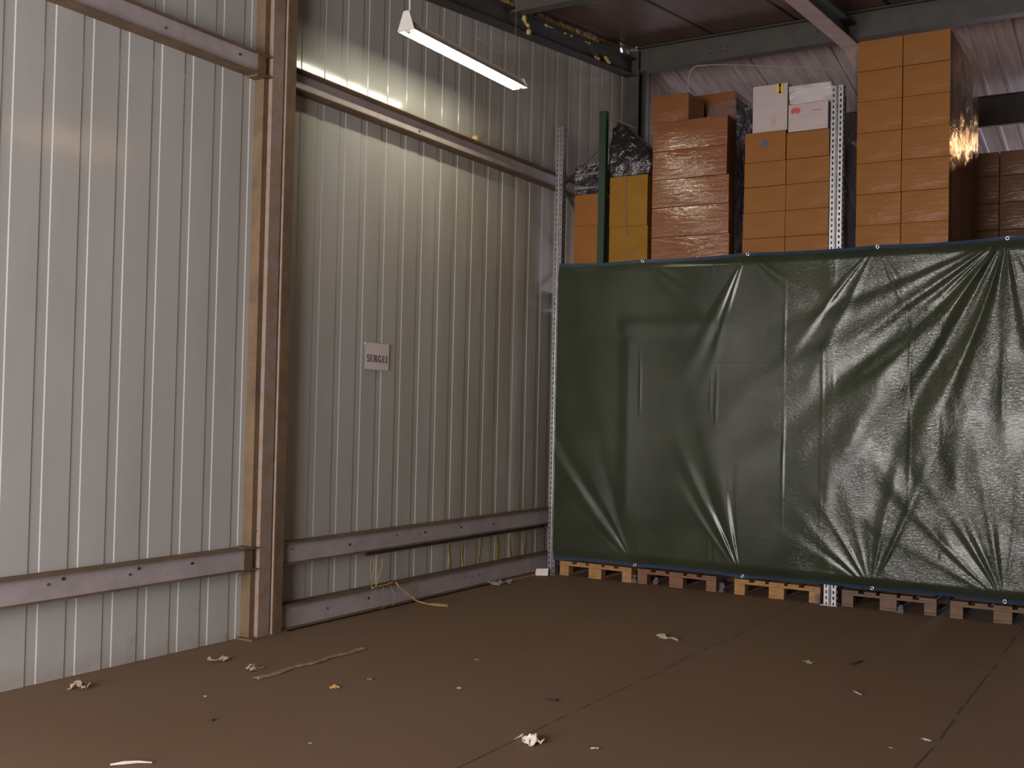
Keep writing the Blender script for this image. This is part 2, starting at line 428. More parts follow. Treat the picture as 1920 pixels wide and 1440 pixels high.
# column: front flange with two rolled grooves
e = empty('steel_column', (0, -3.965, 0), 'rusty brown steel column standing against the ribbed wall', 'column')
prof = [(.002, .0), (.108, .0), (.108, .012), (.122, .012), (.122, .0), (.122, .118), (.116, .124), (.128, .130), (.128, .228), (.100, .228), (.100, .212), (.002, .212)]
prof = [(.002, -.045), (.085, -.045), (.085, .0), (.122, .0), (.122, .112), (.108, .118), (.108, .126), (.130, .132), (.130, .230), (.1, .230), (.1, .212), (.002, .212)]
MB().prism_z(prof, 0, roofz(-3.9)-.15).build('shaft', M_col, e)
MB().box(.002, .087, -.048, .0, 0, roofz(-3.9)-.15).build('back_flange', M_rust, e)
MB().box(.131, .133, .136, .228, 0, roofz(-3.9)-.2).build('weathered_strip', M_rust, e)
MB().box(.002, .16, -.09, .28, 0, .012).build('base_plate', M_rust, e)
for zc in (.56, 4.01):
    MB().box(.002, .105, -.13, -.05, zc-.085, zc+.085).build('rail_bracket', M_rust, e)
e = empty('steel_column', (0, 2.02, 0), 'dark steel column in the far corner behind the box stacks', 'column')
MB().box(.002, .16, 0, .02, 0, roofz(2.0)-.05).box(.002, .16, .2, .22, 0, roofz(2.2)-.09).box(.07, .09, .02, .2, 0, roofz(2.2)-.09).build('shaft', M_dark, e)
MB().box(.002, .2, -.05, .27, 0, .012).build('base_plate', M_dark, e)
# sloping beam against the gable wall
e = empty('roof_beam', (0, -9.5, 0), 'dark sloping beam fixed along the top of the left wall', 'beam')
def zsl(y, z0): return z0 + .105*(y+2.0)
def sloped(mb, x0, x1, y0, y1, a, b, f):
    mb.hull8([(x0, y0, f(y0)+a), (x1, y0, f(y0)+a), (x1, y1, f(y1)+a), (x0, y1, f(y1)+a), (x0, y0, f(y0)+b), (x1, y0, f(y0)+b), (x1, y1, f(y1)+b), (x0, y1, f(y1)+b)]); return mb
g = lambda y: 5.165 + .105*((y-9.5)+2.0)
sloped(MB(), .06, .075, 0, 11.5, .012, .19, g).build('web', M_dark, e)
sloped(MB(), .004, .14, 0, 11.5, 0, .012, g).build('flange', M_dark, e)
sloped(MB(), .004, .14, 0, 11.5, .19, .202, g).build('flange', M_dark, e)
# ridge beam
def ibeam_x(name, y, z0, z1, x0, x1, label, mt, bf=.08, holes=()):
    e = empty(name, (x0, y, 0), label, 'beam')
    L = x1-x0
    MB().box(0, L, -.005, .005, z0+.012, z1-.012).build('web', mt, e)
    MB().box(0, L, -bf, bf, z0, z0+.012).build('flange', mt, e)
    MB().box(0, L, -bf, bf, z1-.012, z1).build('flange', mt, e)
    for hx, hz in holes:
        mb = MB(); mb.tube([(hx-x0, -.008, hz), (hx-x0, -.004, hz)], .012, 8); mb.build('bolt_hole', M_dk, e)
    return e
ibeam_x('roof_beam', 2.1, 5.645, 5.935, .12, 11.9, 'long grey ridge beam crossing above the rack and its cardboard stacks', M_beam, .07,
        [(1.015, 5.805), (1.015, 5.75), (1.136, 5.811), (1.136, 5.755), (1.22, 5.804), (1.22, 5.748), (2.238, 5.797), (2.238, 5.74)])
ibeam_x('roof_beam', -.72, 5.44, 5.60, .1, 11.9, 'short visible grey beam at the top edge, above the lamp', M_beam, .06)
ibeam_x('roof_beam', 4.3, 5.115, 5.48, .05, 11.9, 'dark beam far behind the tallest cardboard stack', M_dark, .035)  # its extra depth also stands in for the shaded roof band above
e = empty('roof_rafter', (2.57, -9.5, 0), 'sloping pinkish primed rafter running past the ridge beam', 'rafter')
g = lambda y: 5.452 + .076*((y-9.5)-.15)
sloped(MB(), -.088, .088, 0, 11.95, 0, .014, g).build('flange', M_raft, e)
sloped(MB(), -.005, .005, 0, 11.95, .014, .24, g).build('web', M_dark, e)
sloped(MB(), -.088, .088, 0, 11.95, .226, .24, lambda y: min(g(y), roofz(y-9.5)-.27)).build('flange', M_dark, e)
# rafter of the far roof half
e = empty('roof_rafter', (2.57, 2.2, 0), 'lighter sloping rafter of the far roof half behind the white boxes', 'rafter')
g = lambda y: 5.62 - .18*y
sloped(MB(), -.088, .088, 0, 11, 0, .014, g).build('flange', M_raft, e)
sloped(MB(), -.005, .005, 0, 11, .014, .29, g).build('web', M_beam, e)

# dark plank under the rail
sloped(MB(), .004, .03, 0, 2.85, 0, .045, lambda y: .437).build('wooden_plank', M_plank, None, (0, -2.66, 0))
tag(bpy.data.objects['wooden_plank'], 'thin dark board fixed just under the waist rail on the wall', 'plank')

# dried foam runs below the plank
rs = random.Random(11)
for i, (y, w, lab) in enumerate([(-1.45, .05, 'first pale yellow foam run from the column, low on the wall'), (-1.235, .03, 'thin yellowish foam run beside the second groove below the plank'),
        (-.945, .035, 'olive foam run low on the wall, middle of the row'), (-.64, .055, 'widest yellow foam run low on the wall below the plank'),
        (-.395, .03, 'faint foam run between the two brightest ones near the rack'), (-.12, .045, 'yellow foam run nearest to the rack post')]):
    def f(u, v, w=w, y=y):
        zz = .185+v*.235; k = 1-.35*math.sin(v*3.1+i); off = .012*math.sin(v*5+i*2)
        yy = y+off+(u-.5)*w*k; d = .004*math.sin(math.pi*u)+.003*mnoise.noise(Vector((u*4, v*14, i)))
        return (.002+max(d, 0), yy, zz)
    o = MB().grid(6, 20, f).build('foam_run', M_foamd, smooth=True); tag(o, lab, 'foam', 'dried foam runs below the plank')

# foam sealant along the wall and roof joint
def blob_strip(y0, y1, n, zf, rad, x=.03, seed=1, mat=None, name='foam_bead'):
    n = max(n, int(abs(y1-y0)/(rad*.75)))
    r = random.Random(seed); bm = bmesh.new()
    for i in range(n):
        y = y0+(y1-y0)*(i+r.random()*.6)/n; s = rad*(.6+r.random()*.7)
        mtx = Matrix.Translation((x+r.random()*.02, y, zf(y)-r.random()*rad)) @ Matrix.Diagonal((s*.8, s, s*(.8+r.random()*.6), 1))
        bmesh.ops.create_icosphere(bm, subdivisions=2, radius=1, matrix=mtx)
    for v in bm.verts: v.co += v.normal*rad*.25*mnoise.noise(v.co*40)
    me = bpy.data.meshes.new(name); bm.to_mesh(me); bm.free(); me.materials.append(mat or M_foam)
    for p in me.polygons: p.use_smooth = True
    o = bpy.data.objects.new(name, me); COL.objects.link(o); return o
o = blob_strip(-.2, 1.15, 60, lambda y: roofz(y)-.075, .036, .05, seed=2)
tag(o, 'lumpy strip of yellow expanding foam along the roof edge of the left wall', 'foam', kind='stuff')
o = blob_strip(-1.25, -.72, 9, lambda y: 5.53+.1*(y+.8), .018, .09, seed=4); tag(o, 'thin foam crumbs hanging beside the grey beam above the lamp', 'foam')
o = blob_strip(-.64, -.52, 7, lambda y: 5.43-.9*(y+.62), .024, .16, seed=5); tag(o, 'foam lump dripping over the dark sloping beam above the lamp', 'foam')
o = blob_strip(1.25, 1.34, 4, lambda y: 5.585-.4*(y-1.28), .022, .10, seed=6); tag(o, 'small foam lump on the bottom of the dark sloping beam', 'foam')
o = blob_strip(1.0, 1.07, 3, lambda y: 5.53, .02, .10, seed=7); tag(o, 'smallest pale foam crumb under the dark sloping beam', 'foam')
o = blob_strip(-1.335, -1.29, 4, lambda y: 4.12, .022, .09, seed=8); tag(o, 'yellow foam lump sitting on the upper rail right of the lamp', 'foam')
# foam drip trail next to the sky gap, and an orange strip painting its lit edge
mb = MB(); mb.tube([(.02, 1.98, 5.90), (.03, 2.05, 5.86), (.04, 2.12, 5.80), (.05, 2.15, 5.72), (.05, 2.13, 5.66)], [.012, .014, .018, .02, .008], 7)
o = mb.build('foam_drip', M_foam, smooth=True); tag(o, 'long yellow foam drip hanging at the ridge beam end', 'foam')
mb = MB(); mb.tube([(.02, 1.2+.05*i, roofz(1.2+.05*i)-.03-.006*(i % 2)) for i in range(13)], .010, 6)
o = mb.build('orange_strip', simple('orange_lit_edge', (.55, .13, .03), .8), smooth=True); tag(o, 'thin orange strip coloured as the lit edge leading to the bright sky gap', 'foam')

# ------------------------------------------------------------------ lamps
def batten_lamp(loc, label, tubemat, L):
    e = empty('fluorescent_lamp', loc, label, 'lamp', 'fluorescent battens')
    trap = lambda z0, z1, w0, w1, y0, y1: [(-w0, y0, z0), (w0, y0, z0), (w0, y1, z0), (-w0, y1, z0), (-w1, y0, z1), (w1, y0, z1), (w1, y1, z1), (-w1, y1, z1)]
    mb = MB()
    for s in (-1, 1):   # slanting reflector wings
        mb.hull8([(s*.074, 0, 0), (s*.078, 0, 0), (s*.078, L, 0), (s*.074, L, 0), (s*.040, 0, .045), (s*.044, 0, .045), (s*.044, L, .045), (s*.040, L, .045)])
    mb.box(-.044, .044, 0, L, .043, .047); mb.build('reflector', M_enam, e)
    MB().hull8(trap(.0, .15, .078, .026, -.012, 0)).build('end_plate', M_enam, e, bevel=.002)
    MB().hull8(trap(.0, .09, .078, .034, L, L+.012)).build('end_plate', M_enam, e, bevel=.002)
    MB().box(-.022, .022, .0, L, .0475, .085).build('batten', M_enam, e)
    mb = MB(); mb.tube([(0, .03, .006), (0, L-.03, .006)], .017, 14); mb.build('tube', tubemat, e, smooth=True)
    for y in (.012, L-.03):
        mb = MB(); mb.tube([(0, y-.01, .006), (0, y+.02, .006)], .019, 12); mb.build('lamp_holder', M_enam, e, smooth=True)
    mb = MB()
    pts = [(-.01+.035*math.sin(t*2.2)*(1-t*.3), .05-.14*t, .14+1.02*t*.9) for t in [i/12 for i in range(13)]]
    mb.tube(pts, .007, 8); mb.build('supply_cable', M_cable, e, smooth=True)
    mb = MB(); mb.tube([(0, L-.1, .086), (0, L-.1, .62), (0, L-.1, 1.02)], .0015, 5); mb.build('hanger_wire', M_wire, e)

batten_lamp((.65, -3.12, 4.45), 'lit fluorescent batten lamp with white trapezoid reflector hanging near the wall', M_tube, 1.66)
batten_lamp((5.05, -2.52, 4.55), 'warm fluorescent batten lamp over the aisle, right of the picture', emit('warm_tube_glow', (1.0, .66, .38), 22), 1.55)
def pendant(loc, label, strength):
    e = empty('added_pendant_lamp', loc, label, 'lamp')
    prof = [(.05, .30), (.07, .28), (.09, .18), (.16, .06), (.20, 0), (.195, 0), (.15, .06), (.08, .17), (.05, .20)]
    mb = MB(); n = 20; b = 0
    for i in range(n):
        a = 2*math.pi*i/n
        for r, z in prof: mb.v.append((r*math.cos(a), r*math.sin(a), z))
    k = len(prof)
    for i in range(n):
        for j in range(k-1): mb.f.append((i*k+j, ((i+1) % n)*k+j, ((i+1) % n)*k+j+1, i*k+j+1))
    mb.build('shade', M_enam, e, smooth=True)
    mb = MB(); mb.tube([(0, 0, .30), (0, 0, roofz(loc[1])-loc[2])], .006, 6); mb.build('cable', M_wire, e)
    bm = bmesh.new(); bmesh.ops.create_uvsphere(bm, u_segments=16, v_segments=10, radius=.055, matrix=Matrix.Translation((0, 0, .06)))
    me = bpy.data.meshes.new('bulb'); bm.to_mesh(me); bm.free(); me.materials.append(emit('bulb_glow', (1.0, .55, .26), strength))
    for p in me.polygons: p.use_smooth = True
    o = bpy.data.objects.new('bulb', me); COL.objects.link(o); o.parent = e
pendant((4.62, 3.6, 4.75), 'added warm bell shaped pendant lamp, unseen behind the rack row', 1500)  # unseen lamp added to put the warm glint on the flank film

# thin wire strung along the wall behind the lamp
pts = []
WP = [(.15, -1.45, 5.0), (.15, -.55, 4.976), (.15, -.18, 4.995), (.15, .32, 4.943), (.15, 1.2, 4.93), (.15, 2.02, 4.97)]
mb = MB(); mb.tube(WP, .004, 6); o = mb.build('strung_wire', M_wire, smooth=True); tag(o, 'thin pale wire strung along the wall from the lamp to the corner', 'wire')
# grey conduit bend above the reddish stack
pts = [(1.0, 1.5, 5.0), (1.0, 1.5, 5.2), (1.01, 1.5, 5.34), (1.04, 1.5, 5.40), (1.09, 1.5, 5.425), (1.3, 1.5, 5.41), (1.66, 1.5, 5.35), (2.2, 1.5, 5.25), (2.8, 1.5, 5.13)]
mb = MB(); mb.tube(pts, [.008]*5+[.005]*4, 7); o = mb.build('looped_cable', M_wire, smooth=True); tag(o, 'grey cable bent up behind the reddish stack and running right', 'cable')

# ------------------------------------------------------------------ pallet rack
rack = empty('pallet_rack', (0, 0, 0), 'galvanised pallet rack with perforated uprights behind the green tarp', 'rack')
def upright(x0, x1, ytop, y0=0.0, mat=M_galv, parent=rack):
    w = x1-x0; mb = MB(); pitch = .05; h = .026
    def face(xa, xb, hx0, hx1, y, n):
        for i in range(n):
            z = i*pitch
            mb.quad((xa, y, z), (hx0, y, z), (hx0, y, z+pitch), (xa, y, z+pitch))
            mb.quad((hx1, y, z), (xb, y, z), (xb, y, z+pitch), (hx1, y, z+pitch))
            mb.quad((hx0, y, z+h), (hx1, y, z+h), (hx1, y, z+pitch), (hx0, y, z+pitch))
    n = int(ytop/pitch)
    a, b = x0+w*.40, x0+w*.60
    face(x0, a, x0+w*.14, x0+w*.27, y0, n); face(b, x1, x0+w*.73, x0+w*.86, y0, n)
    H = n*pitch
    # raised rounded centre ridge
    rid = [(a+(b-a)*t, y0-.012*math.sin(math.pi*t)**.7) for t in [i/8 for i in range(9)]]
    for (xa, ya), (xb, yb) in zip(rid, rid[1:]): mb.quad((xa, ya, 0), (xb, yb, 0), (xb, yb, H), (xa, ya, H))
    d = .07
    for xs in (x0, x1):
        for i in range(n):   # side cheeks with holes
            z = i*pitch
            mb.quad((xs, y0, z), (xs, y0+.025, z), (xs, y0+.025, z+pitch), (xs, y0, z+pitch))
            mb.quad((xs, y0+.042, z), (xs, y0+d, z), (xs, y0+d, z+pitch), (xs, y0+.042, z+pitch))
            mb.quad((xs, y0+.025, z+h), (xs, y0+.042, z+h), (xs, y0+.042, z+pitch), (xs, y0+.025, z+pitch))
    mb.quad((x0, y0+d, 0), (x0+.02, y0+d, 0), (x0+.02, y0+d, H), (x0, y0+d, H)); mb.quad((x1-.02, y0+d, 0), (x1, y0+d, 0), (x1, y0+d, H), (x1-.02, y0+d, H))
    o = mb.build('upright', mat, parent, fix=False)
    MB().box(x0-.02, x1+.02, y0-.04, y0+.11, 0, .008).build('base_plate', mat, parent)
    return o
for (x0, x1, zt) in ((.207, .289, 4.55), (2.968, 3.074, 4.56), (5.75, 5.856, 4.56)):
    upright(x0, x1, zt)
    upright(x0, x1, zt, 1.03)
    xm = (x0+x1)/2; z = .2; k = 0
    while z < 4.1:
        za, zb = (z, z+.62)
        ya, yb = (.06, 1.04) if k % 2 == 0 else (1.04, .06)
        mb = MB(); mb.hull8([(xm-.015, ya, za-.015), (xm+.015, ya, za-.015), (xm+.015, yb, zb-.015), (xm-.015, yb, zb-.015), (xm-.015, ya, za+.015), (xm+.015, ya, za+.015), (xm+.015, yb, zb+.015), (xm-.015, yb, zb+.015)])
        mb.build('brace', M_galv, rack); z += .62; k += 1
MB().box(.272, .291, -.006, -.003, 2.52, 2.70).build('marker_sticker', M_red, rack)
M_orb = simple('rack_beam_paint', (.30, .10, .03), .5)
for (xa, xb) in ((.30, 2.96), (3.08, 5.74)):
    for y in (.03, 1.05):
        MB().box(xa, xb, y, y+.05, 2.78, 2.90).build('rack_beam', M_orb, rack)
    MB().box(xa, xb, .03, 1.10, 2.905, 2.93).build('deck_board', M_woodd, rack)
# green post standing between the two narrow stacks
e = empty('green_post', (.704, .062, 2.932), 'dark green painted post between the two narrow carton stacks', 'post')
MB().box(-.036, .036, -.02, -.015, 0, 1.688).box(-.036, -.031, -.015, .04, 0, 1.688).box(.031, .036, -.015, .04, 0, 1.688).build('post', M_green, e)
MB().box(-.038, .038, -.028, .05, 0, .008).build('foot_plate', M_green, e)

# ------------------------------------------------------------------ pallets
def pallet(x0, x1, y0, wood, label, group):
    e = empty('wooden_pallet', (x0, y0, 0), label, 'pallet', group)
    w = x1-x0; D = 1.2; bw = .1
    for xa in (0, w/2-.07, w-bw):
        ww = .14 if 0 < xa < w-bw-.01 else bw
        MB().box(xa, xa+ww, 0, D, 0, .02).build('bottom_board', wood, e, bevel=.002)
        for ya in (0, D/2-.05, D-.1):
            MB().box(xa, xa+ww, ya, ya+.1, .0205, .098).build('block', wood, e, bevel=.003)
    for ya in (0, D/2-.05, D-.1):
        MB().box(0, w, ya, ya+.1, .0985, .120).build('stringer_board', wood, e, bevel=.002)
    for k in range(5):
        ww = .14 if k in (0, 2, 4) else .1
        xc = [.07, .24, w/2, w-.24, w-.07][k]
        MB().box(xc-ww/2, xc+ww/2, 0, D, .1205, .142).build('top_board', wood, e, bevel=.002)
    return e
PG = 'pallets on the floor under the green tarp'
PL = [(.33, 1.115, M_wood, 'light orange wooden pallet nearest the wall, peeking out below the tarp'),
      (1.178, 1.972, M_woodr, 'reddish film-wrapped pallet, second from the wall below the tarp'),
      (2.145, 2.93, M_wood, 'clean yellowish pallet below the tarp, just left of the middle rack foot'),
      (3.115, 3.895, M_woodk, 'dark wrapped pallet just right of the middle rack foot'),
      (4.0, 4.80, M_woodd, 'grey pallet at the right edge of the picture, below the last grommet'),
      (4.86, 5.66, M_woodd, 'grey pallet right of the picture edge under the tarp')]
for x0, x1, w, lab in PL[:5]:
    pallet(x0, x1, .03, w, lab, PG)
# wrapped loads standing on them, hidden behind the tarp but for their lower edge
LD = ['behind the tarp on the pallet nearest the wall', 'behind the tarp on the reddish second pallet', 'behind the tarp on the pallet left of the middle foot', 'behind the tarp on the dark wrapped pallet', 'behind the tarp on the pallet by the right edge']
for (x0, x1, w, lab), s in zip(PL, LD):
    def f(u, v, face): return 0
    mb = MB(); mb.box(x0+.012, x1-.012, .09, 1.2, .1425, 2.74)
    o = mb.build('wrapped_load', M_loadf, bevel=.03)
    tag(o, 'wrapped brown load '+s, 'load', 'wrapped loads behind the tarp')
# little film tails at pallet corners
for i, (x, y, z, lab) in enumerate([(1.155, .02, .06, 'torn tail of clear film hanging between the first two pallets'), (2.03, .03, .07, 'loop of clear film right of the reddish pallet'), (2.915, -.015, .06, 'crumpled clear film around the middle rack foot'), (3.62, -.03, .05, 'grey film scrap sticking out under the dark wrapped pallet'), (1.36, .06, .05, 'clear film scrap lying inside the reddish pallet')]):
    r = random.Random(40+i)
    def f(u, v):
        return (x+(u-.5)*.035*(1+.5*v)+.02*mnoise.noise(Vector((u*3, v*4, i))), y-.02*v+.025*mnoise.noise(Vector((u*5+9, v*3, i))), .004+(1-v)*(z+.02)+.008*mnoise.noise(Vector((u*6, v*6, i+5))))
    o = MB().grid(8, 10, f).build('film_tail', mat_film('tail_film_%d' % i, (.30, .29, .30), .40, .12, .9, 30), smooth=True, solid=.001); tag(o, lab, 'plastic film')

# ------------------------------------------------------------------ green tarp
XT0, XT1, ZT0, ZT1 = .292, 5.95, .172, 3.118
TG = [(1.209, 3.105), (2.251, 3.112), (3.398, 3.112), (4.415, 3.122), (5.45, 3.115)]
BG = [(1.186, .18), (2.252, .178), (3.393, .188), (4.425, .188), (5.45, .19)]
def smooth(t): t = max(0, min(1, t)); return t*t*(3-2*t)
FANS = [  # x, z, mean angle (rad, 0 = +x), spread, amplitude, frequency, reach
    (4.415, 3.12, math.radians(238), .52, .068, 17, 3.4),
    (4.415, 3.12, math.radians(225), .50, .010, 44, 1.2),
    (4.415, 3.12, math.radians(278), .30, .016, 24, 2.2),
    (3.398, 3.11, math.radians(237), .20, .020, 20, 1.5),
    (3.398, 3.11, math.radians(300), .18, .012, 24, 1.1),
    (2.251, 3.11, math.radians(247), .12, .016, 30, 1.2),
    (2.251, 3.11, math.radians(318), .16, .008, 22, 1.1),
    (1.209, 3.10, math.radians(318), .30, .006, 22, .8),
    (2.252, .178, math.radians(112), .26, .018, 26, 1.3),
    (1.186, .18, math.radians(128), .26, .012, 22, 2.0),
    (3.393, .188, math.radians(128), .5, .010, 22, 1.0),
    (3.393, .188, math.radians(72), .20, .022, 22, 2.2),
    (4.425, .188, math.radians(122), .62, .020, 20, 1.9),
    (5.45, 3.115, math.radians(240), .6, .02, 16, 2.2),
    (5.45, .19, math.radians(120), .6, .016, 18, 1.6)]
CRE = [1.212, 1.93, 1.99, 2.62, 2.962, 3.055, 3.696, 3.928, 4.394, 4.75]
def tarp_d(x, z):
    d = .035
    for gx, gz, am, sp, A, k, R in FANS:
        dx, dz = x-gx, z-gz; r = math.hypot(dx, dz)
        if r < 1e-4 or r > R*1.35: continue
        th = math.atan2(dz, dx) % (2*math.pi); da = th-am
        if abs(da) > sp*2: continue
        w = math.exp(-(da/sp)**2*1.2); g_ = smooth(r/.35)*(1-smooth(r/R/1.3))
        n = mnoise.noise(Vector((gx*3, da*6, r*.9)))
        s = math.sin(k*da+gx*5+2.2*n)
        d += A*w*g_*(.40+.45*s)*(1+.5*n)
    for i, c in enumerate(CRE):
        t = (x-c-.012*mnoise.noise(Vector((c, z*1.5, 3))))/.012
        if abs(t) < 3: d += .003*math.exp(-t*t)*max(0, .15+2.2*mnoise.noise(Vector((c*2, z*1.3, 7))))
    # soft bulges where the loads press against the sheet
    m = smooth((x-2.4)/1.4)
    d += .022*((x-.3)-.5*((x-2.85)+math.sqrt((x-2.85)**2+.5)))+.004+.007*mnoise.noise(Vector((x*1.3, z*.9, 1.5))) + (.0012+.0022*m)*mnoise.noise(Vector((x*4.2, z*2.6, 8.5)))
    d += m*.0012*mnoise.noise(Vector((x*13+z*5, z*11-x*3, 2.5)))
    for zc in (2.1, 1.4, .95, .55): d += .0012*math.exp(-((z-zc)/.008)**2)*max(0, mnoise.noise(Vector((x*1.7, zc*5, 4))))
    # the rack beam and the post show through as flat bands
    d += .006*(smooth((x-.95)/.12)-smooth((x-1.80)/.5))*math.exp(-((z-2.46)/.085)**2)
    d += .005*math.exp(-((x-1.10)/.08)**2)*smooth((2.4-z)/.1)*smooth((z-.3)/.5)
    d += .003*math.exp(-((x-3.02)/.06)**2)
    e_ = min(smooth((z-ZT0)/.12), smooth((ZT1-z)/.12))
    return .012+(d-.012)*(.25+.75*e_)
def top_edge(x):
    s = 3.121
    pts = [(XT0, 3.112)]+TG+[(XT1, 3.10)]
    for (a, za), (b, zb) in zip(pts, pts[1:]):
        if a <= x <= b:
            t = (x-a)/(b-a); return za+(zb-za)*t-.016*math.sin(math.pi*t)
    return s
def bot_edge(x):
    pts = [(XT0, .165)]+BG+[(XT1, .19)]
    for (a, za), (b, zb) in zip(pts, pts[1:]):
        if a <= x <= b:
            t = (x-a)/(b-a); return za+(zb-za)*t+.014*math.sin(math.pi*t)-.012
    return .17
tarp = empty('green_tarpaulin', (XT0, -.02, .17), 'big dark green tarpaulin with blue hem hung over the lower rack', 'tarpaulin')
NX, NZ = 620, 330
def tf(u, v):
    x = XT0+(XT1-XT0)*u; za, zb = bot_edge(x), top_edge(x); z = za+(zb-za)*v
    return (x-XT0, -tarp_d(x, z), z-.17)
o = MB().grid(NX, NZ, tf).build('sheet', MT, tarp, smooth=True, fix=False)
def hem(v0, v1, name):
    def f(u, v):
        x = XT0+(XT1-XT0)*u; za, zb = bot_edge(x), top_edge(x); z = za+(zb-za)*(v0+(v1-v0)*v)
        return (x-XT0, -tarp_d(x, z)-.0025, z-.17)
    return MB().grid(400, 3, f).build('hem', M_blue, tarp, smooth=True, fix=False)
hem(0, .011, 'b'); hem(.989, 1.0, 't')
for gx, gz in TG[:4]+BG[:4]:
    x = gx; zz = (top_edge(x)-.018) if gz > 2 else (bot_edge(x)+.018)
    bm = bmesh.new()
    n = 18; R, r = .013, .0045
    mb = MB()
    for i in range(n):
        a = 2*math.pi*i/n
        for j in range(8):
            b = 2*math.pi*j/8; q = R+r*math.cos(b); mb.v.append((x-XT0+q*math.cos(a), -tarp_d(x, zz)-.006+r*math.sin(b), zz-.17+q*math.sin(a)))
    for i in range(n):
        for j in range(8): mb.f.append((i*8+j, ((i+1) % n)*8+j, ((i+1) % n)*8+(j+1) % 8, i*8+(j+1) % 8))
    bm.free(); mb.build('grommet', M_ring, tarp, smooth=True)

# ------------------------------------------------------------------ cartons on the upper level
def carton(x0, x1, y0, y1, z0, z1, mat, label, group, seed=0, name='cardboard_box', cat='box'):
    r = random.Random(seed); w, d, h = x1-x0-.0015, y1-y0-.004, z1-z0-.001
    mb = MB()
    bl = .006
    def bulge(u, v): return bl*math.sin(math.pi*u)*math.sin(math.pi*v)+.002*mnoise.noise(Vector((u*4, v*4, seed)))*math.sin(math.pi*u)*math.sin(math.pi*v)
    n = 8
    mb.grid(n, n, lambda u, v: (w*(u-.5), -bulge(u, v), h*v))                       # front
    mb.grid(n, n, lambda u, v: (w*(.5-u), d+bulge(u, v), h*v))                      # back
    mb.grid(n, n, lambda u, v: (w*.5+bulge(u, v)*.1, d*u, h*v)); mb.grid(n, n, lambda u, v: (-w*.5-bulge(u, v)*.1, d*(1-u), h*v))
    mb.grid(n, n, lambda u, v: (w*(u-.5), d*v, h)); mb.grid(n, n, lambda u, v: (w*(u-.5), d*(1-v), 0))
    o = mb.build(name, mat, smooth=False, fix=False)
    bm = bmesh.new(); bm.from_mesh(o.data); bmesh.ops.remove_doubles(bm, verts=bm.verts, dist=.0005)
    bmesh.ops.recalc_face_normals(bm, faces=bm.faces); bm.to_mesh(o.data); bm.free()
    o.location = ((x0+x1)/2+r.uniform(-.0007, .0007), y0+r.uniform(-.004, .004), z0+.0005)
    m = o.modifiers.new('bevel', 'BEVEL'); m.width = .003; m.segments = 2; m.limit_method = 'ANGLE'; m.angle_limit = math.radians(50)
    return tag(o, label, cat, group)
def decal(parent, name, mat, polys, dy=-.0085, label=None):
    """flat printed marks just proud of the front; polys in local (x,z)"""
    mb = MB()
    for pg in polys:
        n = len(mb.v); mb.v += [(x, dy, z) for x, z in pg]; mb.f.append(tuple(range(n, n+len(pg))))
        n2 = len(mb.v); mb.v += [(x, dy+.001, z) for x, z in pg]; mb.f.append(tuple(reversed(range(n2, n2+len(pg)))))
    o = mb.build(name, mat, parent, fix=False)
    if label: o['label'] = label
    return o
def rect(x0, x1, z0, z1): return [(x0, z0), (x1, z0), (x1, z1), (x0, z1)]
ORD = ['top', 'second', 'third', 'fourth', 'fifth', 'sixth', 'seventh']
Z0 = 2.932
# A: narrow orange stack by the rack post
for i, (a, b) in enumerate([(3.50, 3.815), (Z0, 3.50)]):
    carton(.375, .655, .10, .70, a, b, M_cA, ['upper', 'lower'][i]+' narrow orange-brown carton between rack post and green post', 'cartons left of the green post', 10+i)
# B: ochre stack
o = carton(.765, 1.175, .10, .70, 3.462, 3.96, M_cB, 'tall ochre carton with brown tape strip, right of the green post', 'cartons right of the green post', 20)
decal(o, 'tape', M_tape, [[(-.052, .498), (-.020, .498), (-.006, .0), (-.030, .0)]])
o2 = carton(.775, 1.19, .09, .70, Z0, 3.46, M_cB, 'lower ochre carton with small printed lines, right of the green post', 'cartons right of the green post', 21)
decal(o2, 'tape', M_tape, [[(-.030, .526), (-.004, .526), (0, .42), (-.026, .43)]])
lines = []
for zz, xs in ((.300, (-.09, .12)), (.270, (-.05, .09)), (.242, (-.03, .07))):
    x = xs[0]
    while x < xs[1]:
        wv = .008+.012*rr.random(); lines.append([(x, zz), (x+wv, zz+.002), (x+wv, zz+.012), (x, zz+.010)]); x += wv+.004
decal(o2, 'printed_lines', M_mark, lines)
# C: reddish stack
zs = [4.428, 4.148, 3.872, 3.603, 3.320, Z0]
for i in range(5):
    carton(1.247+rr.uniform(-.006, .006), 2.03+rr.uniform(-.01, .008)-(.03 if i < 2 else 0), .04, .64, zs[i+1], zs[i]-.002, M_cC,
           ['second', 'third', 'fourth', 'fifth', 'lowest'][i]+' wide reddish-brown carton from the top of the film-wrapped stack', 'wide reddish cartons', 30+i)
carton(1.235, 1.61, .04, .44, zs[0], 4.69, M_cC, 'half width carton topping the reddish stack, front left', 'wide reddish cartons', 36)
carton(1.36, 1.86, .62, 1.10, 4.50, 4.82, M_cC, 'darker carton set back on top of the reddish stack', 'wide reddish cartons', 37)
for i in range(5):
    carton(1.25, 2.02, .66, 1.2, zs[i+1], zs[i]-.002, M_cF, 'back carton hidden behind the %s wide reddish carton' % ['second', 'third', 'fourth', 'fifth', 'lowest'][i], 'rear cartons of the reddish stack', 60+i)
carton(1.36, 1.86, .66, 1.1, zs[0], 4.498, M_cF, 'thin carton under the darker set-back one on the reddish stack', 'rear cartons of the reddish stack', 66)
